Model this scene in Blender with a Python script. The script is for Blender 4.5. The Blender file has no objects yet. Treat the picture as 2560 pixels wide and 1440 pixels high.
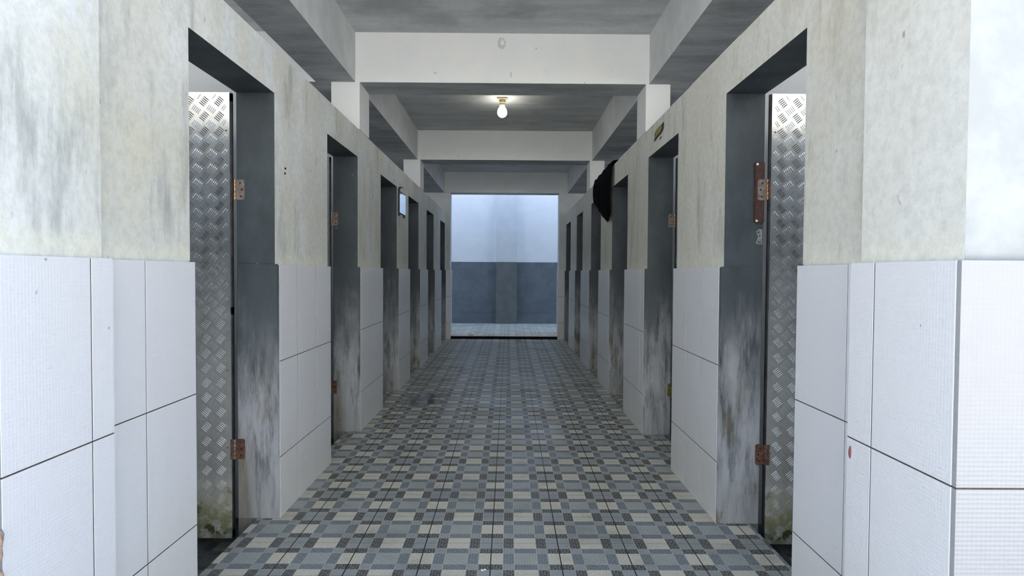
import bpy, bmesh, math, random
from mathutils import Vector, Matrix, noise

# ------------------------------------------------------------------ camera, sky, sun, exposure
sc = bpy.context.scene
COL = sc.collection
cam_data = bpy.data.cameras.new('camera')
cam = bpy.data.objects.new('camera', cam_data)
COL.objects.link(cam)
sc.camera = cam
PITCH, YAW, ROLL = -0.0259387942, 0.00581346926, 0.00611687121
FPX = 1516.677
fwd = Vector((math.sin(YAW) * math.cos(PITCH), math.cos(YAW) * math.cos(PITCH), math.sin(PITCH)))
r0 = Vector((math.cos(YAW), -math.sin(YAW), 0))
u0 = r0.cross(fwd)
right = math.cos(ROLL) * r0 + math.sin(ROLL) * u0
up = -math.sin(ROLL) * r0 + math.cos(ROLL) * u0
M = Matrix((right, up, -fwd)).transposed().to_4x4()
M.translation = Vector((0, 0, 1.0301))
cam.matrix_world = M
cam_data.sensor_width = 36.0
cam_data.lens = 36.0 * FPX / 2560.0
cam_data.clip_start = 0.02

world = bpy.data.worlds.new('sky')
sc.world = world
world.use_nodes = True
wt = world.node_tree
wt.nodes.clear()
wo = wt.nodes.new('ShaderNodeOutputWorld')
wb = wt.nodes.new('ShaderNodeBackground')
wc = wt.nodes.new('ShaderNodeTexCoord')
ws = wt.nodes.new('ShaderNodeSeparateXYZ')
wr = wt.nodes.new('ShaderNodeValToRGB')
wr.color_ramp.elements[0].position = 0.0
wr.color_ramp.elements[0].color = (0.96, 0.98, 1.0, 1)
wr.color_ramp.elements[1].position = 0.8
wr.color_ramp.elements[1].color = (0.31, 0.56, 1.0, 1)
wt.links.new(wc.outputs['Generated'], ws.inputs[0])
wt.links.new(ws.outputs['Z'], wr.inputs[0])
wt.links.new(wr.outputs[0], wb.inputs['Color'])
wb.inputs['Strength'].default_value = 1.0
wt.links.new(wb.outputs[0], wo.inputs['Surface'])

sun_data = bpy.data.lights.new('sun', 'SUN')
sun_data.energy = 8.0
sun_data.angle = math.radians(2.0)
sun_data.color = (1.0, 0.96, 0.90)
sun = bpy.data.objects.new('sun', sun_data)
COL.objects.link(sun)
sun.location = (2, 20, 20)
sun.rotation_euler = Vector((-0.10, -1.0, -1.9)).to_track_quat('-Z', 'Y').to_euler()

vs = sc.view_settings
vs.view_transform = 'Standard'
vs.look = 'None'
vs.gamma = 1.0
vs.use_curve_mapping = False
vs.exposure = 1.2
sc.cycles.use_denoising = True
sc.cycles.max_bounces = 10
sc.cycles.diffuse_bounces = 8
sc.cycles.glossy_bounces = 4
sc.cycles.sample_clamp_indirect = 8.0

random.seed(7)

# ------------------------------------------------------------------ node helpers
class E:
    """a value socket with arithmetic"""
    def __init__(s, nt, sock): s.nt, s.s = nt, sock
    def op(s, o, b=None, c=None, clamp=False):
        n = s.nt.nodes.new('ShaderNodeMath'); n.operation = o; n.use_clamp = clamp
        for i, v in enumerate((s, b, c)):
            if v is None: continue
            if isinstance(v, E): s.nt.links.new(v.s, n.inputs[i])
            else: n.inputs[i].default_value = v
        return E(s.nt, n.outputs[0])
    def __add__(s, b): return s.op('ADD', b)
    def __sub__(s, b): return s.op('SUBTRACT', b)
    def __mul__(s, b): return s.op('MULTIPLY', b)
    def __truediv__(s, b): return s.op('DIVIDE', b)
    def lt(s, b): return s.op('LESS_THAN', b)
    def gt(s, b): return s.op('GREATER_THAN', b)
    def inv(s):
        n = s.nt.nodes.new('ShaderNodeMath'); n.operation = 'SUBTRACT'
        n.inputs[0].default_value = 1.0; s.nt.links.new(s.s, n.inputs[1]); return E(s.nt, n.outputs[0])
    def absv(s): return s.op('ABSOLUTE')
    def fract(s): return s.op('FRACT')
    def mn(s, b): return s.op('MINIMUM', b)
    def mx(s, b): return s.op('MAXIMUM', b)
    def ramp(s, a, b, lo=0.0, hi=1.0):
        n = s.nt.nodes.new('ShaderNodeMapRange'); n.interpolation_type = 'SMOOTHSTEP'
        n.inputs[1].default_value = a; n.inputs[2].default_value = b
        n.inputs[3].default_value = lo; n.inputs[4].default_value = hi
        s.nt.links.new(s.s, n.inputs[0]); return E(s.nt, n.outputs[0])

class Mat:
    def __init__(s, name, rough=0.8, metal=0.0, spec=0.5):
        s.m = bpy.data.materials.new(name); s.m.use_nodes = True
        s.nt = s.m.node_tree
        s.b = s.nt.nodes['Principled BSDF']
        s.b.inputs['Roughness'].default_value = rough
        s.b.inputs['Metallic'].default_value = metal
        s.b.inputs['Specular IOR Level'].default_value = spec
        tc = s.nt.nodes.new('ShaderNodeTexCoord')
        s.co = tc.outputs['Object']
        sp = s.nt.nodes.new('ShaderNodeSeparateXYZ'); s.nt.links.new(s.co, sp.inputs[0])
        s.x, s.y, s.z = (E(s.nt, sp.outputs[i]) for i in range(3))
    def vec(s, sx=1, sy=1, sz=1, off=(0, 0, 0)):
        n = s.nt.nodes.new('ShaderNodeMapping'); n.inputs['Scale'].default_value = (sx, sy, sz)
        n.inputs['Location'].default_value = off
        s.nt.links.new(s.co, n.inputs['Vector']); return n.outputs[0]
    def noise(s, scale, detail=4, rough=0.55, vec=None, dist=0.0):
        n = s.nt.nodes.new('ShaderNodeTexNoise')
        n.inputs['Scale'].default_value = scale; n.inputs['Detail'].default_value = detail
        n.inputs['Roughness'].default_value = rough; n.inputs['Distortion'].default_value = dist
        s.nt.links.new(vec or s.co, n.inputs['Vector']); return E(s.nt, n.outputs['Fac'])
    def mix(s, f, a, b):
        n = s.nt.nodes.new('ShaderNodeMix'); n.data_type = 'RGBA'
        for key, v in ((0, f), (6, a), (7, b)):
            if isinstance(v, E): s.nt.links.new(v.s, n.inputs[key])
            elif isinstance(v, (int, float)): n.inputs[key].default_value = v
            elif isinstance(v, tuple): n.inputs[key].default_value = (*v[:3], 1)
            else: s.nt.links.new(v, n.inputs[key])
        return n.outputs[2]
    def color(s, c):
        if isinstance(c, tuple): s.b.inputs['Base Color'].default_value = (*c[:3], 1)
        else: s.nt.links.new(c, s.b.inputs['Base Color'])
        return s
    def rough(s, e): s.nt.links.new(e.s, s.b.inputs['Roughness']); return s
    def metal(s, e): s.nt.links.new(e.s, s.b.inputs['Metallic']); return s
    def bump(s, h, strength=0.3, dist=0.01):
        n = s.nt.nodes.new('ShaderNodeBump'); n.inputs['Strength'].default_value = strength
        n.inputs['Distance'].default_value = dist
        s.nt.links.new(h.s, n.inputs['Height']); s.nt.links.new(n.outputs[0], s.b.inputs['Normal']); return s

def S(r, g, b):
    """sRGB 0-255 to linear"""
    f = lambda c: c / 12.92 if c <= 0.04045 else ((c + 0.055) / 1.055) ** 2.4
    return tuple(f(v / 255.0) for v in (r, g, b))

# ------------------------------------------------------------------ materials
def m_plaster():
    k = Mat('blotchy_grey_plaster', 0.85)
    big = k.noise(2.2, 5, 0.6, k.vec(1, 1, 0.6))
    streak = k.noise(9, 6, 0.65, k.vec(1, 1, 0.22, (3, 1, 0)))
    fine = k.noise(40, 4, 0.7)
    warm = k.x.ramp(0.4, 0.7)
    spots = k.noise(26, 2, 0.5, k.vec(1, 1, 0.6, (9, 2, 5)))
    c = k.mix(big.ramp(0.36, 0.64), S(218, 219, 212), S(230, 233, 232))
    c = k.mix(streak.ramp(0.52, 0.74) * 0.8, c, S(162, 166, 163))
    c = k.mix(k.noise(3.1, 5, 0.6, k.vec(1, 1, 0.35, (5, 7, 1))).ramp(0.55, 0.72) * k.x.ramp(0.2, 0.8, 0.75, 0.1), c, S(224, 232, 240))
    c = k.mix(k.noise(2.6, 5, 0.65, k.vec(1, 1, 0.7, (1, 4, 8))).ramp(0.5, 0.72) * k.x.ramp(0.2, 0.8, 0.6, 0.9), c, S(214, 209, 188))
    c = k.mix(k.noise(4.5, 6, 0.7, k.vec(1, 1, 0.5, (11, 3, 2))).ramp(0.55, 0.72) * 0.6, c, S(176, 178, 172))
    c = k.mix(warm * 0.5, c, S(216, 213, 200))
    c = k.mix(warm * streak.ramp(0.5, 0.7) * 0.28, c, S(150, 150, 136))
    c = k.mix(spots.ramp(0.72, 0.78) * 0.55, c, S(96, 98, 92))
    band = (k.z + (k.noise(8, 4) - 0.5) * 0.12).ramp(1.07, 1.13, 1, 0)
    c = k.mix(band * 0.6, c, S(232, 231, 214))
    c = k.mix(fine.ramp(0.35, 0.7) * 0.18, c, S(120, 124, 122))
    return k.color(c).bump(fine + big * 2, 0.25, 0.006).m

def m_paint(name, a, b, speck=0.5):
    k = Mat(name, 0.8)
    c = k.mix(k.noise(5, 5, 0.6).ramp(0.4, 0.65), a, b)
    sp = k.noise(34, 2, 0.5, k.vec(1, 1, 0.7, (4, 4, 1)))
    c = k.mix(sp.ramp(0.72, 0.77) * speck, c, S(110, 112, 110))
    fine = k.noise(70, 3, 0.6)
    return k.color(c).bump(fine, 0.2, 0.004).m

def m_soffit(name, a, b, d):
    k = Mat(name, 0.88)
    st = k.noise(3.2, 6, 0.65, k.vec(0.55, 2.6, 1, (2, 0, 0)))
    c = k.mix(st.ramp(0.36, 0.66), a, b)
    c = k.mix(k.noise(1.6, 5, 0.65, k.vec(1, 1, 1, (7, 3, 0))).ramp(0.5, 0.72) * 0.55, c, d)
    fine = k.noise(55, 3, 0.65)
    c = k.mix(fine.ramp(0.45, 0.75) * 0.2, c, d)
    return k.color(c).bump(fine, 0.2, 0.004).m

def m_tile(name='white_dimpled_tile', g=1.0):
    k = Mat(name, 0.28)
    h = (k.x * 1.0 + k.y * 1.0)
    a = (h * 760.0).op('SINE'); b = (k.z * 760.0).op('SINE')
    stain = k.noise(6, 5, 0.65, k.vec(1, 1, 0.5))
    c = k.mix(stain.ramp(0.55, 0.8) * 0.25, S(226 * g, 227 * g, 231 * g), S(205 * g, 205 * g, 200 * g))
    low = (k.z + (k.noise(5, 4) - 0.5) * 0.5).ramp(0.05, 0.45, 1, 0)
    c = k.mix(low * 0.3, c, S(214, 208, 186))
    c = k.mix(k.noise(38, 2, 0.5, k.vec(1, 1, 1, (2, 8, 3))).ramp(0.75, 0.79) * 0.6, c, S(120, 118, 116))
    return k.color(c).bump(b * 0.8 + a * 0.4, 0.16, 0.0012).m

def m_slate():
    k = Mat('slate_grey_jamb_paint', 0.55)
    n1 = k.noise(16, 6, 0.7, k.vec(1.6, 1.6, 0.22))
    n2 = k.noise(7, 5, 0.65, k.vec(1, 1, 0.5, (3, 9, 1)))
    base = k.mix(n2.ramp(0.35, 0.7), S(56, 63, 67), S(72, 80, 85))
    # white efflorescence climbing from the wet floor in ragged streaks
    reach = (k.z + (n2 - 0.5) * 0.9)
    eff = reach.ramp(0.2, 1.05, 1, 0) * n1.ramp(0.26, 0.62)
    c = k.mix(eff * 0.9, base, S(186, 188, 192))
    foot = (k.z + (n2 - 0.5) * 0.35).ramp(0.05, 0.3, 1, 0)
    c = k.mix(foot * 0.55, c, S(150, 154, 152))
    mould = k.noise(9, 5, 0.65, k.vec(1, 1, 0.4, (8, 2, 6)))
    c = k.mix((k.z + (n1 - 0.5) * 0.6).ramp(0.1, 0.75, 1, 0) * mould.ramp(0.56, 0.68) * 0.8, c, S(104, 92, 54))
    edge = k.x.absv().ramp(1.02, 1.10)
    c = k.mix(edge * (k.z + (n1 - 0.5) * 0.5).ramp(0.2, 0.5, 1, 0) * 0.55, c, S(120, 104, 78))
    c = k.mix(k.noise(48, 2, 0.5, k.vec(1, 1, 0.5, (1, 1, 7))).ramp(0.76, 0.8) * 0.6, c, S(190, 192, 190))
    return k.color(c).bump(n1, 0.15, 0.004).m

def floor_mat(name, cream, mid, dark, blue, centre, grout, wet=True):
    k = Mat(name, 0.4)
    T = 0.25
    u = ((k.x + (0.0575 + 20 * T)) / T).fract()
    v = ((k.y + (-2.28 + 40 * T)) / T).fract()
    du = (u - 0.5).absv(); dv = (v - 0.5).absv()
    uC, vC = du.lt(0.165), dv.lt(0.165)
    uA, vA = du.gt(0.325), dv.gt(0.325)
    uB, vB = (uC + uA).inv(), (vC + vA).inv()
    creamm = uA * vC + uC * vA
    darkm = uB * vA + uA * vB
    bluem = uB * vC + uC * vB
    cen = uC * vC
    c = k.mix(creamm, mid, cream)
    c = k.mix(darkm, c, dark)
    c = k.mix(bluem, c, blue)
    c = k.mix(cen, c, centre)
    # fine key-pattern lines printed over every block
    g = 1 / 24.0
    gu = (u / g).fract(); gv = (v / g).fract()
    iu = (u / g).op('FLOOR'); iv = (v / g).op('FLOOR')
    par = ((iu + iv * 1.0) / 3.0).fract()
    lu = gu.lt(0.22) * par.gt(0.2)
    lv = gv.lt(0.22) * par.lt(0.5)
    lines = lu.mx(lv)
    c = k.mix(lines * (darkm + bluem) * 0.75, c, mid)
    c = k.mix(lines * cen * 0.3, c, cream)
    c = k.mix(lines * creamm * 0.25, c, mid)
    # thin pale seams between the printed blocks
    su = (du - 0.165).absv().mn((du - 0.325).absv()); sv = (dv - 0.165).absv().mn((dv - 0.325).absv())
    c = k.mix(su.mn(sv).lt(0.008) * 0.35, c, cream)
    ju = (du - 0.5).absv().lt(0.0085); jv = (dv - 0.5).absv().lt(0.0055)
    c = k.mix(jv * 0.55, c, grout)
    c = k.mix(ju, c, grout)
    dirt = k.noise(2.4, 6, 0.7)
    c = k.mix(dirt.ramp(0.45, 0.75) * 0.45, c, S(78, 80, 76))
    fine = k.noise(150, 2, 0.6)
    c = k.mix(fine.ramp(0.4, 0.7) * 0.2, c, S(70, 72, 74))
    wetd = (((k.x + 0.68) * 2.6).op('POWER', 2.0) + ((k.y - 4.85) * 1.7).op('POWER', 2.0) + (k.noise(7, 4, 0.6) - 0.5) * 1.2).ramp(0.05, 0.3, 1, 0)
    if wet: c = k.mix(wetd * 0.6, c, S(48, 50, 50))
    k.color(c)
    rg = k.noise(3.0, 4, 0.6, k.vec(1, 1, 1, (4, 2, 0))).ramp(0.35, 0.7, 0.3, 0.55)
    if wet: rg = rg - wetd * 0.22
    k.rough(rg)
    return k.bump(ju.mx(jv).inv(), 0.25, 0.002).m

def m_alu():
    k = Mat('checker_plate_aluminium', 0.3, 1.0)
    n = k.noise(7, 6, 0.65)
    c = k.mix(n.ramp(0.35, 0.7), S(214, 214, 211), S(194, 193, 188))
    nn = k.noise(13, 5, 0.7, k.vec(1, 1, 1, (4, 4, 4)))
    zz = k.z + (n - 0.5) * 0.35
    m1 = zz.ramp(0.08, 0.30, 1, 0) * nn.ramp(0.3, 0.55)
    c = k.mix(m1 * 0.9, c, S(112, 112, 66))
    m2 = k.noise(17, 4, 0.6, k.vec(1, 1, 1, (1, 7, 2))).ramp(0.56, 0.64) * zz.ramp(0.02, 0.3, 1, 0)
    c = k.mix(m2, c, S(62, 66, 28))
    haze = zz.ramp(0.5, 1.3, 1, 0)
    k.color(c)
    k.metal((m1.mx(m2)).inv() - haze * 0.3)
    k.rough(n.ramp(0.3, 0.7, 0.13, 0.2) + m1 * 0.4 + haze * 0.28)
    return k.m

def m_simple(name, col, rough=0.6, metal=0.0, var=None, scale=12):
    k = Mat(name, rough, metal)
    n = k.noise(scale, 5, 0.65)
    k.color(k.mix(n.ramp(0.35, 0.68), col, var or tuple(v * 0.7 for v in col)))
    return k.m

PL = m_plaster()
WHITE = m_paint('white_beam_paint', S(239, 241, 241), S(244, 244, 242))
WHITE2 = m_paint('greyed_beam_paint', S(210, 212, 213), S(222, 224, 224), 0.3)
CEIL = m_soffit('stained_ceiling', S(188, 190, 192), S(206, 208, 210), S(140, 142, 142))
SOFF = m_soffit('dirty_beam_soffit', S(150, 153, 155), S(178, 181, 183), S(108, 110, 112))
TILE = m_tile()
TILE_F = m_tile('dimmed_front_tile', 0.70)  # same tile, darkened to hold down the strong light on the front
FRONTP = m_paint('dimmed_front_plaster', S(156, 159, 160), S(172, 175, 175), 0.4)  # front plaster darkened to offset the outdoor light falling on it
GROUT = m_simple('dark_grout', S(84, 74, 66), 0.9, var=S(60, 52, 48), scale=30)
SLATE = m_slate()
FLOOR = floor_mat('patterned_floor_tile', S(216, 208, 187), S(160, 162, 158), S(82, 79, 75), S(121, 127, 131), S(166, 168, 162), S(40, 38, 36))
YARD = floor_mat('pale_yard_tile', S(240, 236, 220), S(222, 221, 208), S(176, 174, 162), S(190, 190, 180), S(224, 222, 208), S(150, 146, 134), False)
STALLF = floor_mat('shaded_stall_floor_tile', S(120, 116, 102), S(84, 86, 82), S(44, 42, 40), S(62, 66, 68), S(86, 88, 84), S(24, 22, 20))  # corridor tile colours darkened to paint in the shade of the stalls
ALU = m_alu()
STEEL = m_simple('dark_door_edge', S(70, 72, 74), 0.5, 0.6, var=S(46, 48, 52))
BRASS = m_simple('tarnished_hinge_plate', S(150, 138, 130), 0.45, 0.35, var=S(118, 98, 86), scale=60)
PIN = m_simple('brassy_hinge_knuckle', S(214, 186, 150), 0.22, 1.0, var=S(150, 96, 60), scale=120)
RUST = m_simple('rusted_hinge_plate', S(122, 88, 70), 0.85, 0.1, var=S(66, 44, 36), scale=70)
WOOD = m_simple('brown_painted_wood', S(80, 50, 40), 0.6, var=S(54, 34, 28), scale=40)
HOLE = m_simple('screw_hole_and_riser_shade', S(20, 18, 18), 0.9)
CLOTH = m_simple('black_cloth', S(7, 7, 12), 1.0, var=S(3, 3, 7), scale=60)
CLOTH.node_tree.nodes['Principled BSDF'].inputs['Specular IOR Level'].default_value = 0.08
MIRROR = m_simple('mirror_glass', S(235, 240, 245), 0.06, 1.0, var=S(226, 232, 240), scale=4)
PLASTIC = m_simple('grey_plastic_rim', S(60, 62, 66), 0.5, var=S(44, 46, 50))
PAPER = m_simple('white_scrap', S(250, 251, 252), 0.85, var=S(244, 246, 248), scale=50)
LUMP = m_simple('pale_plaster_lump', S(226, 226, 222), 0.9, var=S(206, 206, 200), scale=40)
YELLOW = m_simple('olive_yellow_underlayer', S(150, 142, 84), 0.85, var=S(126, 120, 70), scale=40)
RIM = m_simple('dark_chipped_rim', S(66, 62, 40), 0.9, var=S(44, 42, 30), scale=60)
BLUEWH = m_paint('white_yard_wall_paint', S(222, 225, 229), S(227, 229, 232), 0.1)
DADO = m_paint('slate_blue_dado_paint', S(96, 104, 112), S(106, 114, 121), 0.1)
CONC = m_soffit('outdoor_concrete', S(200, 197, 190), S(212, 208, 200), S(172, 168, 160))
CREAM = m_simple('cream_lamp_holder', S(208, 196, 160), 0.5, var=S(180, 168, 134), scale=30)
GREYCEM = m_simple('raw_cement_edge', S(96, 96, 92), 0.9, var=S(62, 62, 58), scale=25)
SUNWALL = m_paint('pale_wall_across_yard', S(216, 213, 205), S(224, 221, 214), 0.2)

kb = Mat('glowing_bulb')
kb.b.inputs['Base Color'].default_value = (1, 1, 1, 1)
kb.b.inputs['Emission Color'].default_value = (1.0, 0.97, 0.84, 1)
kb.b.inputs['Emission Strength'].default_value = 14.0
BULB = kb.m

# ------------------------------------------------------------------ mesh helpers
def new_obj(name, bm, mats, parent=None, kind=None, label=None, cat=None, group=None, loc=None, smooth=False):
    me = bpy.data.meshes.new(name)
    bmesh.ops.recalc_face_normals(bm, faces=bm.faces[:])
    if loc is not None:
        bmesh.ops.translate(bm, verts=bm.verts[:], vec=-Vector(loc))
    bm.to_mesh(me); bm.free()
    for m in (mats if isinstance(mats, (list, tuple)) else [mats]): me.materials.append(m)
    if smooth: me.polygons.foreach_set('use_smooth', [True] * len(me.polygons))
    o = bpy.data.objects.new(name, me)
    COL.objects.link(o)
    if parent is not None:
        o.parent = parent
        if loc is not None: o.location = Vector(loc) - parent.location
        else: o.location = -parent.location if parent.type == 'EMPTY' else (0, 0, 0)
    elif loc is not None: o.location = loc
    tag(o, kind, label, cat, group)
    return o

def tag(o, kind=None, label=None, cat=None, group=None):
    if kind: o['kind'] = kind
    if label: o['label'] = label
    if cat: o['category'] = cat
    if group: o['group'] = group
    return o

def empty(name, loc, label, cat, group=None, kind=None):
    o = bpy.data.objects.new(name, None); COL.objects.link(o); o.location = loc
    o.empty_display_size = 0.1
    return tag(o, kind, label, cat, group)

def box(bm, x0, x1, y0, y1, z0, z1, mi=0, fmi=None):
    """box; fmi maps a face key (-x,+x,-y,+y,-z,+z) to a material index"""
    x0, x1 = min(x0, x1), max(x0, x1); y0, y1 = min(y0, y1), max(y0, y1); z0, z1 = min(z0, z1), max(z0, z1)
    v = [bm.verts.new(p) for p in ((x0, y0, z0), (x1, y0, z0), (x1, y1, z0), (x0, y1, z0), (x0, y0, z1), (x1, y0, z1), (x1, y1, z1), (x0, y1, z1))]
    fs = {'-z': (0, 3, 2, 1), '+z': (4, 5, 6, 7), '-y': (0, 1, 5, 4), '+y': (2, 3, 7, 6), '-x': (0, 4, 7, 3), '+x': (1, 2, 6, 5)}
    for key, ids in fs.items():
        f = bm.faces.new([v[i] for i in ids]); f.material_index = (fmi or {}).get(key, mi)
    return v

def cyl(bm, c, r, h, axis='z', seg=20, r2=None, mi=0):
    m = Matrix.Translation(c)
    if axis == 'x': m = m @ Matrix.Rotation(math.pi / 2, 4, 'Y')
    if axis == 'y': m = m @ Matrix.Rotation(math.pi / 2, 4, 'X')
    r_ = bmesh.ops.create_cone(bm, cap_ends=True, segments=seg, radius1=r, radius2=r if r2 is None else r2, depth=h, matrix=m)
    for v in r_['verts']:
        for f in v.link_faces: f.material_index = mi

def lathe(bm, prof, c, seg=28):
    rings = []
    for r, z in prof:
        rings.append([bm.verts.new((c[0] + r * math.cos(2 * math.pi * i / seg), c[1] + r * math.sin(2 * math.pi * i / seg), c[2] + z)) for i in range(seg)])
    for a, b in zip(rings, rings[1:]):
        for i in range(seg):
            bm.faces.new((a[i], a[(i + 1) % seg], b[(i + 1) % seg], b[i]))
    bm.faces.new(rings[0]); bm.faces.new(rings[-1])

def slab_with_holes(bm, x0, x1, ys, z0, z1, holes, face_mi):
    """wall between x0 (corridor face) and x1, along y, with door openings; reveals get material 1"""
    ycuts = sorted(set([ys[0], ys[1]] + [v for h in holes for v in h[:2]]))
    zt = holes[0][2] if holes else z1
    zcuts = [z0, zt, z1] if holes else [z0, z1]
    hole = lambda y, z: any(a < y < b and z < t for a, b, t in holes)
    def q(pts, mi):
        f = bm.faces.new([bm.verts.new(p) for p in pts]); f.material_index = mi
    solid = {}
    ny, nz = len(ycuts) - 1, len(zcuts) - 1
    for i in range(ny):
        for j in range(nz):
            solid[i, j] = not hole((ycuts[i] + ycuts[i + 1]) / 2, (zcuts[j] + zcuts[j + 1]) / 2)
    for i in range(ny):
        for j in range(nz):
            if not solid[i, j]: continue
            a, b, c, d = ycuts[i], ycuts[i + 1], zcuts[j], zcuts[j + 1]
            for x in (x0, x1): q([(x, a, c), (x, b, c), (x, b, d), (x, a, d)], face_mi)
            for (di, dj, pts) in ((-1, 0, [(x0, a, c), (x1, a, c), (x1, a, d), (x0, a, d)]), (1, 0, [(x0, b, c), (x1, b, c), (x1, b, d), (x0, b, d)]),
                                  (0, -1, [(x0, a, c), (x1, a, c), (x1, b, c), (x0, b, c)]), (0, 1, [(x0, a, d), (x1, a, d), (x1, b, d), (x0, b, d)])):
                if not solid.get((i + di, j + dj), False):
                    inner = (i + di, j + dj) in solid
                    q(pts, 1 if inner else face_mi)
    bmesh.ops.remove_doubles(bm, verts=bm.verts[:], dist=1e-5)

def tile_field(bm, face, back, a0, a1, joints, zs, axis, gap=0.0032):
    """ceramic tiles on a wall: face/back are the coordinates of tile face and wall face; a is the running axis"""
    sgn = 1 if face > back else -1
    cuts = [a0] + [j for j in joints if a0 + 0.004 < j < a1 - 0.004] + [a1]
    def P(d, a, z): return (d, a, z) if axis == 'y' else (a, d, z)
    gf = face - sgn * 0.0007
    if axis == 'y': box(bm, back, gf, a0 + 0.001, a1 - 0.001, zs[0], zs[-1] - 0.001, 1)
    else: box(bm, a0 + 0.001, a1 - 0.001, back, gf, zs[0], zs[-1] - 0.001, 1)
    for p0, p1 in zip(cuts, cuts[1:]):
        for z0, z1 in zip(zs, zs[1:]):
            ga = gap / 2 if p0 > a0 else 0; gb = gap / 2 if p1 < a1 else 0
            gz0 = gap / 2 if z0 > zs[0] else 0; gz1 = gap / 2 if z1 < zs[-1] else 0
            A0, A1, Z0, Z1 = p0 + ga, p1 - gb, z0 + gz0, z1 - gz1
            e = 0.0006
            jit = random.uniform(-0.0002, 0.0003)
            lv = [[(A0, Z0), (A1, Z0), (A1, Z1), (A0, Z1)], [(A0, Z0), (A1, Z0), (A1, Z1), (A0, Z1)], [(A0 + e, Z0 + e), (A1 - e, Z0 + e), (A1 - e, Z1 - e), (A0 + e, Z1 - e)]]
            ds = [back + sgn * 0.001, face - sgn * 0.0006 + sgn * jit, face + sgn * jit]
            rings = [[bm.verts.new(P(d, a, z)) for a, z in ring] for d, ring in zip(ds, lv)]
            for r1, r2 in zip(rings, rings[1:]):
                for i in range(4): bm.faces.new((r1[i], r1[(i + 1) % 4], r2[(i + 1) % 4], r2[i]))
            bm.faces.new(rings[2]); bm.faces.new(rings[0][::-1])

# ------------------------------------------------------------------ dimensions
LX, RX = -0.966, 0.880           # plaster faces of the corridor walls
LT, RT = -0.946, 0.8596          # tile faces
LO, RO = -1.122, 1.038           # stall-side faces of the walls
ZD, ZT, ZW, ZB, ZC = 1.760, 1.055, 1.940, 2.238, 2.553
ROWS = [0.0, 0.255, 0.655, 1.055]
LD = [(1.846, 2.515), (3.243, 3.890), (4.588, 5.246), (5.852, 6.505), (7.148, 7.807), (8.573, 9.187)]
RD = [(1.811, 2.477), (3.170, 3.846), (4.507, 5.174), (5.810, 6.490), (7.238, 7.862), (8.634, 9.284)]
YF = 1.385                        # back of the front pillars
YE, YE2 = 9.30, 9.52              # end wall with the opening
SF = -0.13                        # stall floor
OUTL, OUTR = -2.62, 2.52          # outer walls of the stalls
BEAMS = [(1.09, YF), (3.911, 4.175), (6.574, 6.842), (YE - 0.02, YE2)]

# ------------------------------------------------------------------ floors and ground
bm = bmesh.new()
box(bm, -1.04, 1.0, 0.95, YE + 0.02, -0.16, 0.0, 0, {'-x': 1, '+x': 1})
new_obj('floor', bm, [FLOOR, GREYCEM], kind='structure', label='grey patterned tile floor running down the corridor', cat='floor')
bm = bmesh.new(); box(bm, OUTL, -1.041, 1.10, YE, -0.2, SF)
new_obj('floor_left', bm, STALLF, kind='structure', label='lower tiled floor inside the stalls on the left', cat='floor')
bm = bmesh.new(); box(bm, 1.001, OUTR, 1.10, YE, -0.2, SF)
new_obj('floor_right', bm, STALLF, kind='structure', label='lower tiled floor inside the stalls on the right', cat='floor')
bm = bmesh.new(); box(bm, -4.0, 4.0, YE + 0.03, 11.70, -0.2, 0.042, 0, {'-y': 1})  # riser face coloured black to stand for its shadow
new_obj('floor_back', bm, [YARD, HOLE], kind='structure', label='pale tiled yard floor beyond the far opening, one step up', cat='floor')
bm = bmesh.new(); box(bm, -16, 16, -10, 0.949, -0.3, -0.02)
new_obj('ground', bm, CONC, kind='structure', label='pale concrete forecourt in front of the building', cat='ground')

for n, a, b in (('left', -14, OUTL - 0.001), ('right', OUTR + 0.001, 14)):
    bm = bmesh.new(); box(bm, a, b, 0.95, YE2, -0.3, -0.02)
    new_obj('ground_' + n, bm, CONC, kind='structure', label='pale concrete ground along the %s side of the building' % n, cat='ground')
bm = bmesh.new(); box(bm, -5.2, -5.0, -9.9, 0.9, -0.2, 4.2)  # added out of view to cut light reaching the right pillar
new_obj('wall_light_blocker', bm, CONC, kind='structure', label='added unseen wall left of the forecourt, cutting light on the right pillar', cat='wall')
bm = bmesh.new(); box(bm, -16, 16, -10.4, -10.0, -0.2, 7.0)  # added behind the camera to bounce sunlight down the corridor
new_obj('wall_sun_bounce', bm, SUNWALL, kind='structure', label='added unseen pale wall across the forecourt, bouncing sunlight into the corridor', cat='wall')

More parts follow.
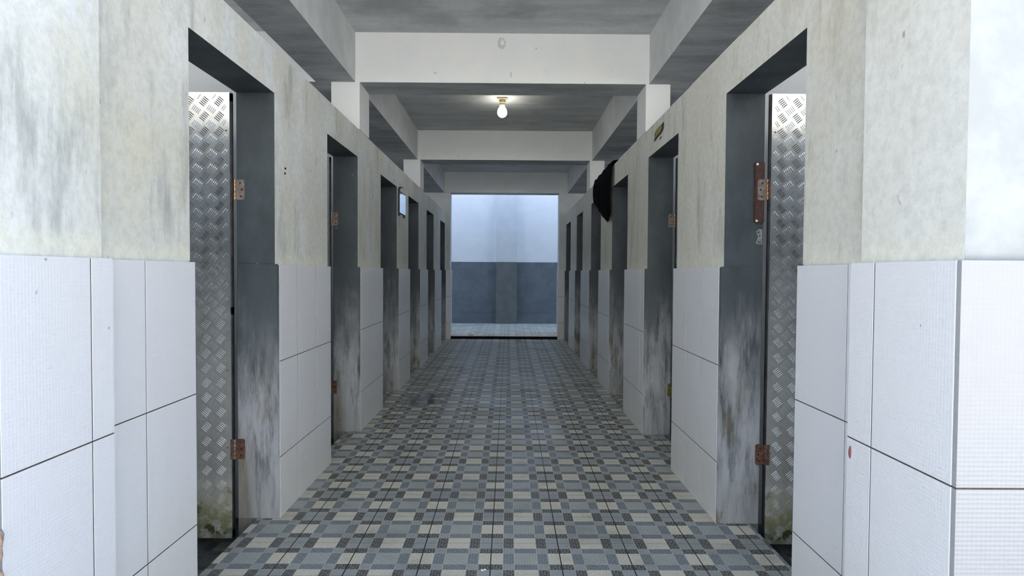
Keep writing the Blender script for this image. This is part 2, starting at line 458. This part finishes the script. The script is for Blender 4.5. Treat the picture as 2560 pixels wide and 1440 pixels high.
# ------------------------------------------------------------------ corridor walls with door openings
for side, x0, x1, D, xt in (('left', LX, LO, LD, LT), ('right', RX, RO, RD, RT)):
    s = -1 if side == 'left' else 1
    bm = bmesh.new()
    slab_with_holes(bm, x0, x1, (YF - 0.02, YE), 0.0, ZW, [(a, b, ZD) for a, b in D], 0)
    # footing below the corridor floor on the stall side
    cuts = [YF - 0.02] + [v for d in D for v in d] + [YE]
    for a, b in zip(cuts[::2], cuts[1::2]): box(bm, s * (abs(1.041 if side == 'left' else 1.001)), x1, a, b, SF, 0.0, 1)
    w = new_obj('wall_' + side, bm, [PL, SLATE], kind='structure', label='blotchy grey plaster wall of stall doorways on the %s of the corridor' % side, cat='wall')
    # wainscot tiles on each pier
    JO = {('left', 0): [1.586], ('left', 1): [2.722, 2.987], ('right', 0): [1.533], ('right', 1): [2.682, 2.923]}
    edges = [YF - 0.02] + [v for d in D for v in d] + [YE]
    for i in range(0, len(edges), 2):
        a, b = edges[i], edges[i + 1]
        k = i // 2
        a_, b_ = (a - 0.003 if i > 0 else a), (b + (-0.008 if k == 0 or i + 2 < len(edges) else 0))
        if b_ - a_ < 0.06: continue
        jo = JO.get((side, k))
        if jo is None:
            st = random.uniform(0.05, 0.2); jo = [a_ + st + 0.25 * q for q in range(5)]
        bm = bmesh.new()
        tile_field(bm, xt, x0, a_, b_, jo, ROWS, 'y')
        new_obj('tile_panel', bm, [TILE, GROUT], parent=w)
    # thicker rendered lining on the lower jambs of every doorway
    for i, (a, b) in enumerate(D):
        bm = bmesh.new()
        for y0, y1 in ((a - 0.001, a - 0.0075), (b + 0.001, b - 0.014)):
            v = box(bm, xt + s * 0.0015, x1 - s * 0.004, y0, y1, 0.0, ZT + 0.003)
        bmesh.ops.bevel(bm, geom=[e for e in bm.edges], offset=0.004, segments=2, affect='EDGES')
        new_obj('jamb_lining', bm, SLATE, parent=w)

# ------------------------------------------------------------------ front pillars, outer walls, end wall, partitions
def pillar(name, s, xin, xtile, yfront, label):
    bm = bmesh.new()
    box(bm, s * xin, s * 1.13, yfront + 0.02, YF, -0.05, 2.43)
    p = new_obj(name, bm, PL, kind='structure', label=label, cat='pillar')
    bm = bmesh.new()
    tile_field(bm, s * xtile, s * xin, yfront + 0.012, YF + 0.008, [yfront + 0.25], [0.0, 0.255, 0.655, 1.056], 'y')
    new_obj('tile_panel', bm, [TILE, GROUT], parent=p)
    return p
pl = pillar('pillar_left', -1, 0.925, 0.905, 1.070, 'grey plaster pillar with white tiled base at the left edge of the entrance')
pr = pillar('pillar_right', 1, 0.807, 0.787, 1.051, 'grey plaster pillar with white tiled base at the right of the entrance')
for side, s, xin, xout, yf in (('left', -1, 0.905, 2.62, 1.070), ('right', 1, 0.787, 2.52, 1.051)):
    bm = bmesh.new()
    box(bm, s * (xin + 0.0202), s * xout, yf + 0.0195, yf + 0.14, 1.05, ZW, 0, {'+y': 1})
    box(bm, s * (xin + 0.0202), s * xout, yf + 0.0105, yf + 0.14, -0.2, 1.05, 0, {'+y': 1})
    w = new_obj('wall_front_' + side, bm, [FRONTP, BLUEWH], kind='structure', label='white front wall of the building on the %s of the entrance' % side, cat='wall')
    bm = bmesh.new()
    jo = [s * (xin + 0.25 * k) for k in range(1, 8)]
    a0, a1 = sorted((s * (xin + 0.0008), s * (xout)))
    tile_field(bm, yf, yf + 0.0105, a0, a1, sorted(jo), [0.0, 0.255, 0.655, 1.056], 'x')
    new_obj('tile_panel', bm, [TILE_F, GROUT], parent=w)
# broken tile corner at the foot of the left pillar
bm = bmesh.new()
for (y, z, r) in ((1.074, 0.545, 0.012), (1.072, 0.52, 0.010), (1.073, 0.478, 0.011), (1.071, 0.50, 0.007)):
    bmesh.ops.create_icosphere(bm, subdivisions=2, radius=r, matrix=Matrix.Translation((-0.905, y, z)) @ Matrix.Diagonal((0.5, 0.8, 1.6, 1)))
for v in bm.verts: v.co += noise.noise_vector(v.co * 90) * 0.003
new_obj('chipped_tile_edge', bm, [m_simple('bare_tile_body', S(196, 170, 150), 0.9, var=S(150, 128, 116), scale=90)], parent=pl, smooth=True)

for side, x, t, D in (('left', OUTL, -0.12, LD), ('right', OUTR, 0.12, RD)):
    bm = bmesh.new(); box(bm, x, x + t, 1.1, YE2, -0.2, ZW)
    new_obj('wall_outer_' + side, bm, BLUEWH, kind='structure', label='outer wall behind the %s stalls' % side, cat='wall')
    s = -1 if side == 'left' else 1
    xi = LO if side == 'left' else RO
    for i in range(5):
        ym = (D[i][1] + D[i + 1][0]) / 2
        bm = bmesh.new(); box(bm, xi, x, ym - 0.05, ym + 0.05, -0.19, 2.06)
        new_obj('wall_partition_%s_%d' % (side, i + 1), bm, BLUEWH, kind='structure', label='partition between stalls %d and %d on the %s, counted from the entrance' % (i + 1, i + 2, side), cat='wall')

OL, ORR = -0.897, 0.768           # far opening
bm = bmesh.new()
for a, b in ((OUTL - 0.12, OL), (ORR, OUTR + 0.12)):
    box(bm, a, b, YE, YE2, -0.2, ZB)
w = new_obj('wall_end', bm, WHITE2, kind='structure', label='far end wall with the wide opening to the yard', cat='wall')
for a0, a1 in ((LT, OL + 0.012), (ORR - 0.012, RT)):
    bm = bmesh.new(); tile_field(bm, YE - 0.015, YE, a0, a1, [], ROWS, 'x')
    new_obj('tile_panel', bm, [TILE, GROUT], parent=w)
for x0, x1 in ((OL, OL + 0.012), (ORR, ORR - 0.012)):
    bm = bmesh.new(); tile_field(bm, x1, x0, YE + 0.001, YE2, [], ROWS, 'y')
    new_obj('tile_panel', bm, [TILE, GROUT], parent=w)

# ------------------------------------------------------------------ roof, beams, columns
bm = bmesh.new(); box(bm, OUTL - 0.25, OUTR + 0.25, 0.95, YE2 + 1.0, ZC, ZC + 0.14)  # far overhang added out of view to keep sun off the floor
new_obj('ceiling', bm, CEIL, kind='structure', label='stained concrete ceiling slab over the corridor', cat='ceiling')
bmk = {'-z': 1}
for n, x0, x1, lab in (('left', -1.238, -0.985, 'left'), ('right', 0.893, 1.165, 'right')):
    for k, ((a0, a1), (b0, b1)) in enumerate(zip(BEAMS, BEAMS[1:])):
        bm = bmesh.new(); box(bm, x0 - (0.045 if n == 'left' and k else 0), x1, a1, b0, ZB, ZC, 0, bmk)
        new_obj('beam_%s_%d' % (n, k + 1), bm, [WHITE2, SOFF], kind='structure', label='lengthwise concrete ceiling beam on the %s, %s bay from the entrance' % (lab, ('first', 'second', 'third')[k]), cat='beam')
for n, x in (('left', OUTL), ('right', OUTR - 0.1)):
    bm = bmesh.new(); box(bm, x - 0.1, x + 0.2, BEAMS[0][1], YE2, 2.46, ZC)
    new_obj('beam_outer_' + n, bm, [WHITE2, SOFF], kind='structure', label='edge beam above the outer stall wall on the ' + n, cat='beam')
for k, (a, b) in enumerate(BEAMS):
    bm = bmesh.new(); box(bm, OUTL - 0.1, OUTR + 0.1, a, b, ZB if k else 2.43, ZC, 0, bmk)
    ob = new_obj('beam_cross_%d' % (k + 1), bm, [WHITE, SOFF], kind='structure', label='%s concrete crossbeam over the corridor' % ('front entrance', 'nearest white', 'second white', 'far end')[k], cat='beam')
    if k == 1: BEAM1 = ob
for k, (a, b) in enumerate(BEAMS[1:3]):
    for n, x0, x1 in (('left', -1.139, -0.958), ('right', 0.873, 1.029)):
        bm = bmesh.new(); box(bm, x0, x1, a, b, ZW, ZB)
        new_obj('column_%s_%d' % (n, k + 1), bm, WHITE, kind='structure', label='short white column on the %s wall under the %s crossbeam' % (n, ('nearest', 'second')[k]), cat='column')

# ------------------------------------------------------------------ yard wall beyond the opening
YB = 11.70
bm = bmesh.new()
for z0, z1, mi in ((-0.2, 1.225, 1), (1.225, 5.0, 0)):
    box(bm, -4.0, 4.0, YB, YB + 0.2, z0, z1, mi)
    box(bm, -0.241, 0.160, YB - 0.10, YB, max(z0, 0.042), z1, mi + 2)
for a, b in ((-4.0, -0.241), (0.160, 4.0)): box(bm, a, b, YB - 0.03, YB, 0.042, 0.232, 1)
new_obj('wall_back', bm, [BLUEWH, DADO, m_paint('pilaster_paint', S(206, 210, 214), S(212, 216, 220), 0.1), m_paint('pilaster_dado', S(98, 104, 106), S(108, 113, 114), 0.1)], kind='structure', label='yard wall beyond the opening, white above and slate blue below', cat='wall')
for n, x in (('left', -4.1), ('right', 4.0)):
    bm = bmesh.new(); box(bm, x, x + 0.1, YE2, YB, -0.2, 4.0)
    new_obj('wall_yard_' + n, bm, BLUEWH, kind='structure', label='%s side wall closing the far yard' % n, cat='wall')

# ------------------------------------------------------------------ checker plate doors
def plate_mesh(w, h, d):
    """leaf local frame: x 0..w away from the hinge, z up, plate face towards -y"""
    bm = bmesh.new()
    box(bm, 0, w, 0, d, 0, h, 0)
    P = 0.0605
    def bar(cx, cz, ang):
        L, W, H = 0.0160, 0.0020, 0.0016
        ca, sa = math.cos(ang), math.sin(ang)
        pts = [(-L, 0, 0), (-L * .6, -W, 0), (L * .6, -W, 0), (L, 0, 0), (L * .6, W, 0), (-L * .6, W, 0), (-L * .6, 0, H), (L * .6, 0, H)]
        v = []
        for a, b, hh in pts:
            X, Z = cx + a * ca - b * sa, cz + a * sa + b * ca
            if not (0.003 < X < w - 0.003 and 0.003 < Z < h - 0.003): return
            v.append((X, -hh, Z))
        v = [bm.verts.new(p) for p in v]
        for f in ((0, 1, 6), (1, 2, 7, 6), (2, 3, 7), (3, 4, 7), (4, 5, 6, 7), (5, 0, 6)): bm.faces.new([v[i] for i in f])
    for i in range(-1, int(w / P) + 2):
        for j in range(-1, int(h / P) + 2):
            for off, ang in ((0, -0.92), (1, 0.68)):
                cx, cz = i * P + off * P / 2 + 0.012, j * P + off * P / 2 + 0.01
                for q in range(-2, 3):
                    bar(cx + q * 0.0076 * -math.sin(ang), cz + q * 0.0076 * math.cos(ang), ang)
    me = bpy.data.meshes.new('checker_plate')
    bm.to_mesh(me); bm.free(); me.materials.append(ALU)
    return me
LEAF_W, LEAF_H, LEAF_D = 0.60, 1.832, 0.006
PLATE = plate_mesh(LEAF_W, LEAF_H, LEAF_D)

def hinge(parent, root, s, x, y, z, plate_mat, pin_mat, hh=0.084):
    """x: knuckle, plate lies on the jamb towards the corridor"""
    bm = bmesh.new()
    x1 = x - s * 0.034
    box(bm, min(x, x1), max(x, x1), y - 0.0035, y, z - hh / 2, z + hh / 2)
    bmesh.ops.bevel(bm, geom=[e for e in bm.edges if abs(e.verts[0].co.y - e.verts[1].co.y) > 0.002], offset=0.004, segments=3, affect='EDGES')
    h = new_obj('hinge', bm, plate_mat, parent=parent, loc=(x, y, z))
    bm = bmesh.new()
    for k in range(5): cyl(bm, (x + s * 0.006, y - 0.006, z - hh / 2 + hh * (k + 0.5) / 5), 0.0052, hh / 5 - 0.0022, seg=14)
    kn = new_obj('knuckle', bm, pin_mat, smooth=False); kn.parent = h; kn.location = -Vector((x, y, z))
    bm = bmesh.new()
    for dz, dx in ((0.027, 0.016), (0.0, 0.022), (-0.027, 0.018)):
        cyl(bm, (x - s * dx, y - 0.0036, z + dz), 0.0034, 0.0012, axis='y', seg=12)
    sc_ = new_obj('screw_hole', bm, HOLE); sc_.parent = h; sc_.location = -Vector((x, y, z))
    bm = bmesh.new()
    xa, xb = x + s * 0.010, x + s * 0.022
    box(bm, min(xa, xb), max(xa, xb), y - 0.010, y - 0.007, z - hh / 2, z + hh / 2)
    lf = new_obj('leaf_plate', bm, RUST); lf.parent = h; lf.location = -Vector((x, y, z))
    return h

ORD = ('first', 'second', 'third', 'fourth', 'fifth', 'sixth')
n_door = 0
for side, s, D, xh in (('left', -1, LD, -1.139), ('right', 1, RD, 1.057)):
    for i, (a, b) in enumerate(D):
        n_door += 1
        y = b - 0.024
        base = (xh, y, -0.078)
        d = empty('door_%d' % n_door, base, 'open aluminium checker plate door in the %s doorway on the %s' % (ORD[i], side), 'door', kind='structure')
        pm = bpy.data.objects.new('plate', PLATE); COL.objects.link(pm); pm.parent = d
        if s < 0: pm.scale = (-1, 1, 1)
        bm = bmesh.new()   # angle iron frame behind the plate
        xx = sorted((xh, xh + s * LEAF_W))
        x_e = sorted((xh - s * 0.006, xh + s * 0.026))
        box(bm, x_e[0], x_e[1], y + 0.0062, y + 0.021, -0.078, -0.078 + LEAF_H)
        x_f = sorted((xh + s * (LEAF_W - 0.03), xh + s * LEAF_W))
        box(bm, x_f[0], x_f[1], y + 0.0062, y + 0.021, -0.078, -0.078 + LEAF_H)
        for z in (-0.075, 0.85, 1.72): box(bm, x_e[1], x_f[0], y + 0.0062, y + 0.021, z, z + 0.03)
        new_obj('frame', bm, STEEL, parent=d, loc=base)
        up_z, lo_z = 1.363, 0.292
        if side == 'left' and i == 0:
            hinge(d, d, s, xh + 0.017, b - 0.0005, up_z, BRASS, PIN); hinge(d, d, s, xh + 0.018, b - 0.0145, lo_z, RUST, BRASS)
        elif side == 'right' and i == 0:
            hinge(d, d, s, xh - 0.016, b - 0.0125, 1.37, BRASS, PIN); hinge(d, d, s, xh - 0.008, b - 0.0145, 0.29, RUST, RUST)
        elif i == 1:
            hinge(d, d, s, xh - s * 0.014, b - 0.0005, up_z, BRASS, PIN); hinge(d, d, s, xh - s * 0.01, b - 0.0145, 0.288, m_simple('olive_hinge', S(128, 116, 70), 0.8, 0.3) if side == 'right' else RUST, BRASS)
        # small rivets down the hinge edge of the plate
        if i == 0:
            bm = bmesh.new()
            for z in (0.30, 0.62, 0.86, 1.04, 1.30, 1.60):
                bmesh.ops.create_icosphere(bm, subdivisions=2, radius=0.004, matrix=Matrix.Translation((xh + s * 0.014, y - 0.001, z)) @ Matrix.Diagonal((1, 0.6, 1, 1)))
            new_obj('rivet', bm, BRASS, parent=d, loc=base, smooth=True)

# wooden packing block under the upper right hinge, and the old hinge scar below it
yb = RD[0][1]
bm = bmesh.new()
box(bm, 0.997, 1.0375, yb - 0.012, yb - 0.0005, 1.237, 1.483)
bmesh.ops.bevel(bm, geom=bm.edges[:], offset=0.0025, segments=2, affect='EDGES')
blk = new_obj('wooden_block', bm, WOOD, label='dark brown wooden board screwed to the right jamb behind the upper hinge', cat='board', loc=(1.017, yb, 1.36))
for z in (1.474, 1.245):
    bm = bmesh.new(); cyl(bm, (1.006, yb - 0.0128, z), 0.005, 0.003, axis='y', seg=14)
    h = new_obj('screw', bm, LUMP); h.parent = blk; h.location = -Vector((1.017, yb, 1.36))
bm = bmesh.new()
outl = [(1.010, 1.205), (1.022, 1.213), (1.0345, 1.211), (1.0345, 1.15), (1.022, 1.148), (1.008, 1.155), (1.014, 1.168), (1.017, 1.18), (1.012, 1.192)]
vf = [bm.verts.new((x, yb - 0.0022, z)) for x, z in outl]; vb = [bm.verts.new((x, yb + 0.001, z)) for x, z in outl]
bm.faces.new(vf)
for i in range(len(vf)): bm.faces.new((vf[i], vf[(i + 1) % len(vf)], vb[(i + 1) % len(vf)], vb[i]))
for x, z in ((1.020, 1.2), (1.026, 1.157), (1.018, 1.16), (1.024, 1.185)): cyl(bm, (x, yb - 0.0025, z), 0.0028, 0.001, axis='y', seg=10, mi=1)
new_obj('hinge_scar', bm, [m_simple('bared_cement', S(150, 152, 148), 0.9, var=S(100, 106, 106), scale=90), HOLE], parent=bpy.data.objects['wall_right'])

# ------------------------------------------------------------------ lamp
lx, ly = -0.064, 5.36
lamp = empty('ceiling_lamp', (lx, ly, ZC), 'glowing bulb in a cream holder screwed to the corridor ceiling', 'lamp')
bm = bmesh.new(); box(bm, lx - 0.045, lx + 0.045, ly - 0.045, ly + 0.045, ZC - 0.013, ZC)
bmesh.ops.bevel(bm, geom=bm.edges[:], offset=0.004, segments=2, affect='EDGES')
new_obj('base_plate', bm, CREAM, parent=lamp)
bm = bmesh.new(); lathe(bm, [(0.029, 0), (0.029, -0.026), (0.025, -0.03), (0.025, -0.048), (0.022, -0.052)], (lx, ly, ZC - 0.013))
new_obj('lamp_holder', bm, CREAM, parent=lamp)
bm = bmesh.new(); lathe(bm, [(0.016, 0), (0.02, -0.008), (0.031, -0.022), (0.040, -0.042), (0.0425, -0.058), (0.040, -0.074), (0.031, -0.089), (0.017, -0.098), (0.004, -0.101)], (lx, ly, ZC - 0.0645))
new_obj('bulb', bm, BULB, parent=lamp, smooth=True)

# ------------------------------------------------------------------ black cloth over the right wall
def zbot(y):
    pts = [(5.09, 1.535), (5.15, 1.475), (5.20, 1.462), (5.35, 1.50), (5.60, 1.575), (5.85, 1.66), (6.08, 1.735)]
    for (a, za), (b, zb_) in zip(pts, pts[1:]):
        if y <= b: return za + (zb_ - za) * (y - a) / (b - a)
    return pts[-1][1]
bm = bmesh.new()
NS, NT = 70, 44
grid = []
for i in range(NS + 1):
    y = 5.09 + (6.08 - 5.09) * i / NS
    zb_ = zbot(y)
    top = ZW + 0.012 + 0.02 * (1 - i / NS) + 0.006 * math.sin(y * 23)
    sag = max(0.0, (y - 6.05) / 0.25)
    fold = 0.02 * noise.noise(Vector((y * 9, 0.3, 0))) + 0.008 * noise.noise(Vector((y * 23, 2.1, 0)))
    row = []
    for j in range(NT + 1):
        t = j / NT
        if t < 0.25: x, z = 1.052 + 0.004 * math.sin(y * 40), 1.70 + (top - 1.70) * t / 0.25
        elif t < 0.42:
            q = (t - 0.25) / 0.17
            x, z = 1.052 - (1.052 - 0.858) * q, top + 0.012 * math.sin(q * math.pi)
        else:
            q = (t - 0.42) / 0.58
            x = 0.856 - (0.006 + abs(fold)) * min(1, q * 3) - 0.008 * math.sin(q * math.pi)
            z = top - (top - zb_) * q
        row.append(bm.verts.new((x, y + 0.01 * math.sin(t * 9), z)))
    grid.append(row)
for i in range(NS):
    for j in range(NT):
        bm.faces.new((grid[i][j], grid[i + 1][j], grid[i + 1][j + 1], grid[i][j + 1]))
cl = new_obj('black_cloth', bm, CLOTH, label='black cloth slung over the top of the right wall, its corner hanging down', cat='cloth', smooth=True, loc=(0.95, 5.7, ZW))
md = cl.modifiers.new('thickness', 'SOLIDIFY'); md.thickness = 0.004

# ------------------------------------------------------------------ mirror on the left wall
my0, my1, mzb, mzt = 5.300, 5.600, 1.545, 1.735
mir = empty('wall_mirror', (LX, (my0 + my1) / 2, mzb), 'small arch-topped mirror hung on the left wall between two doorways', 'mirror')
def arch(y0, y1, z0, z1, zt, n=16):
    cy, r = (y0 + y1) / 2, (y1 - y0) / 2
    return [(y0, z0), (y1, z0)] + [(cy + r * math.cos(math.pi * k / n), z1 + (zt - z1) * math.sin(math.pi * k / n)) for k in range(n + 1)]
def prism_x(bm, pts, x0, x1, mi=0):
    a = [bm.verts.new((x0, y, z)) for y, z in pts]; b = [bm.verts.new((x1, y, z)) for y, z in pts]
    f = [bm.faces.new(a), bm.faces.new(b)]
    for i in range(len(pts)): f.append(bm.faces.new((a[i], a[(i + 1) % len(pts)], b[(i + 1) % len(pts)], b[i])))
    for q in f: q.material_index = mi
bm = bmesh.new(); prism_x(bm, arch(my0 - 0.003, my1 + 0.003, mzb - 0.003, mzt, mzt + 0.05), LX + 0.0005, LX + 0.012)
new_obj('frame', bm, PLASTIC, parent=mir)
bm = bmesh.new(); prism_x(bm, [(my0, mzb), (my1, mzb), (my1, mzt - 0.012), (my0, mzt - 0.012)], LX + 0.0125, LX + 0.016)
new_obj('glass', bm, MIRROR, parent=mir)
bm = bmesh.new(); prism_x(bm, arch(my0 + 0.03, my1 - 0.03, mzt - 0.004, mzt + 0.002, mzt + 0.038), LX + 0.0125, LX + 0.018)
new_obj('crest', bm, LUMP, parent=mir)
for y in (my0 + 0.012, my1 - 0.03):
    bm = bmesh.new(); box(bm, LX + 0.0005, LX + 0.014, y - 0.012, y + 0.012, mzb - 0.028, mzb - 0.0065)
    new_obj('prong', bm, PLASTIC, parent=mir)

# ------------------------------------------------------------------ small marks and litter
def lump(name, c, r, mat, label, cat, scale=(1, 1, 1), amp=0.3, freq=60, parent=None, seed=0):
    bm = bmesh.new()
    bmesh.ops.create_icosphere(bm, subdivisions=3, radius=r, matrix=Matrix.Diagonal((*scale, 1)))
    for v in bm.verts:
        v.co += noise.noise_vector(v.co * freq + Vector((seed, 0, 0))) * r * amp
    lo = min(v.co.z for v in bm.verts)
    bmesh.ops.translate(bm, verts=bm.verts[:], vec=Vector(c))
    return new_obj(name, bm, mat, parent=parent, label=label, cat=cat, smooth=True, loc=None if parent else c)
lump('crumpled_paper', (-0.578, 9.44, 0.042 + 0.028), 0.05, PAPER, 'crumpled white paper scrap on the step at the far opening', 'litter', (1, 0.8, 0.6), 0.22, 18)
lump('paper_scrap', (-0.085, 2.068, 0.002), 0.0045, PAPER, 'left one of two tiny white scraps on the floor in the foreground', 'litter', (1.1, 1, 0.5), 0.3, 200)
lump('paper_scrap', (-0.076, 2.071, 0.002), 0.0042, PAPER, 'right one of two tiny white scraps on the floor in the foreground', 'litter', (1, 1.1, 0.5), 0.3, 200, seed=4)
# broken plaster rose on the nearest crossbeam
bm = bmesh.new()
for k in range(26):
    t = k / 25 * 6.1 + 0.9
    rr = (0.0085 if 1.2 < t < 5.4 else 0.0045) + 0.0035 * math.sin(k * 1.7)
    bmesh.ops.create_icosphere(bm, subdivisions=2, radius=rr, matrix=Matrix.Translation((-0.051 + 0.020 * math.cos(t), 3.909, 2.491 + 0.026 * math.sin(t))) @ Matrix.Diagonal((1, 0.6, 1, 1)))
for v in bm.verts: v.co += noise.noise_vector(v.co * 120) * 0.002
new_obj('plaster_ring', bm, LUMP, parent=BEAM1, smooth=True)
for x, z, dx, dz in ((-0.476, 2.298, 0.008, 0.004), (0.008, 2.292, 0.0035, 0.015)):
    bm = bmesh.new(); box(bm, x - dx, x + dx, 3.900, 3.911, z - dz, z + dz)
    bmesh.ops.bevel(bm, geom=bm.edges[:], offset=0.0015, segments=2, affect='EDGES')
    new_obj('wall_plug', bm, LUMP, parent=BEAM1)
WLO = bpy.data.objects['wall_left']; WRO = bpy.data.objects['wall_right']
for y, z in ((2.632, 1.471), (2.627, 1.449)):
    bm = bmesh.new(); cyl(bm, (LX + 0.002, y, z), 0.0045, 0.004, axis='x', seg=12)
    new_obj('screw', bm, HOLE, parent=WLO)
# chipped plaster patch showing an olive layer, over the second right doorway
bm = bmesh.new()
p_out = [(3.700, 1.80), (3.690, 1.835), (3.695, 1.868), (3.660, 1.892), (3.62, 1.89), (3.585, 1.899), (3.54, 1.888), (3.50, 1.901), (3.475, 1.899), (3.470, 1.870), (3.485, 1.838), (3.53, 1.818), (3.60, 1.815), (3.655, 1.805)]
p_out = [(y, 1.864 + (z - 1.858) * 0.68) for y, z in p_out]
cy, cz = sum(p[0] for p in p_out) / len(p_out), sum(p[1] for p in p_out) / len(p_out)
prism_x(bm, p_out, RX - 0.0015, RX + 0.002, 0)
p_in = [(cy + 0.012 + (y - cy) * 0.72, cz + 0.006 + (z - cz) * 0.72) for y, z in p_out]
prism_x(bm, p_in, RX - 0.003, RX + 0.002, 1)
prism_x(bm, [(3.56, 1.818), (3.53, 1.824), (3.52, 1.816), (3.55, 1.810), (3.58, 1.811)], RX - 0.0015, RX + 0.002, 0)
new_obj('chipped_plaster', bm, [RIM, YELLOW], parent=WRO)
lump('wire_end', (0.787, 1.378, 0.622), 0.005, m_simple('dull_red_plastic', S(132, 74, 78), 0.6), None, None, (0.8, 0.8, 3.0), 0.1, 60, parent=pr)
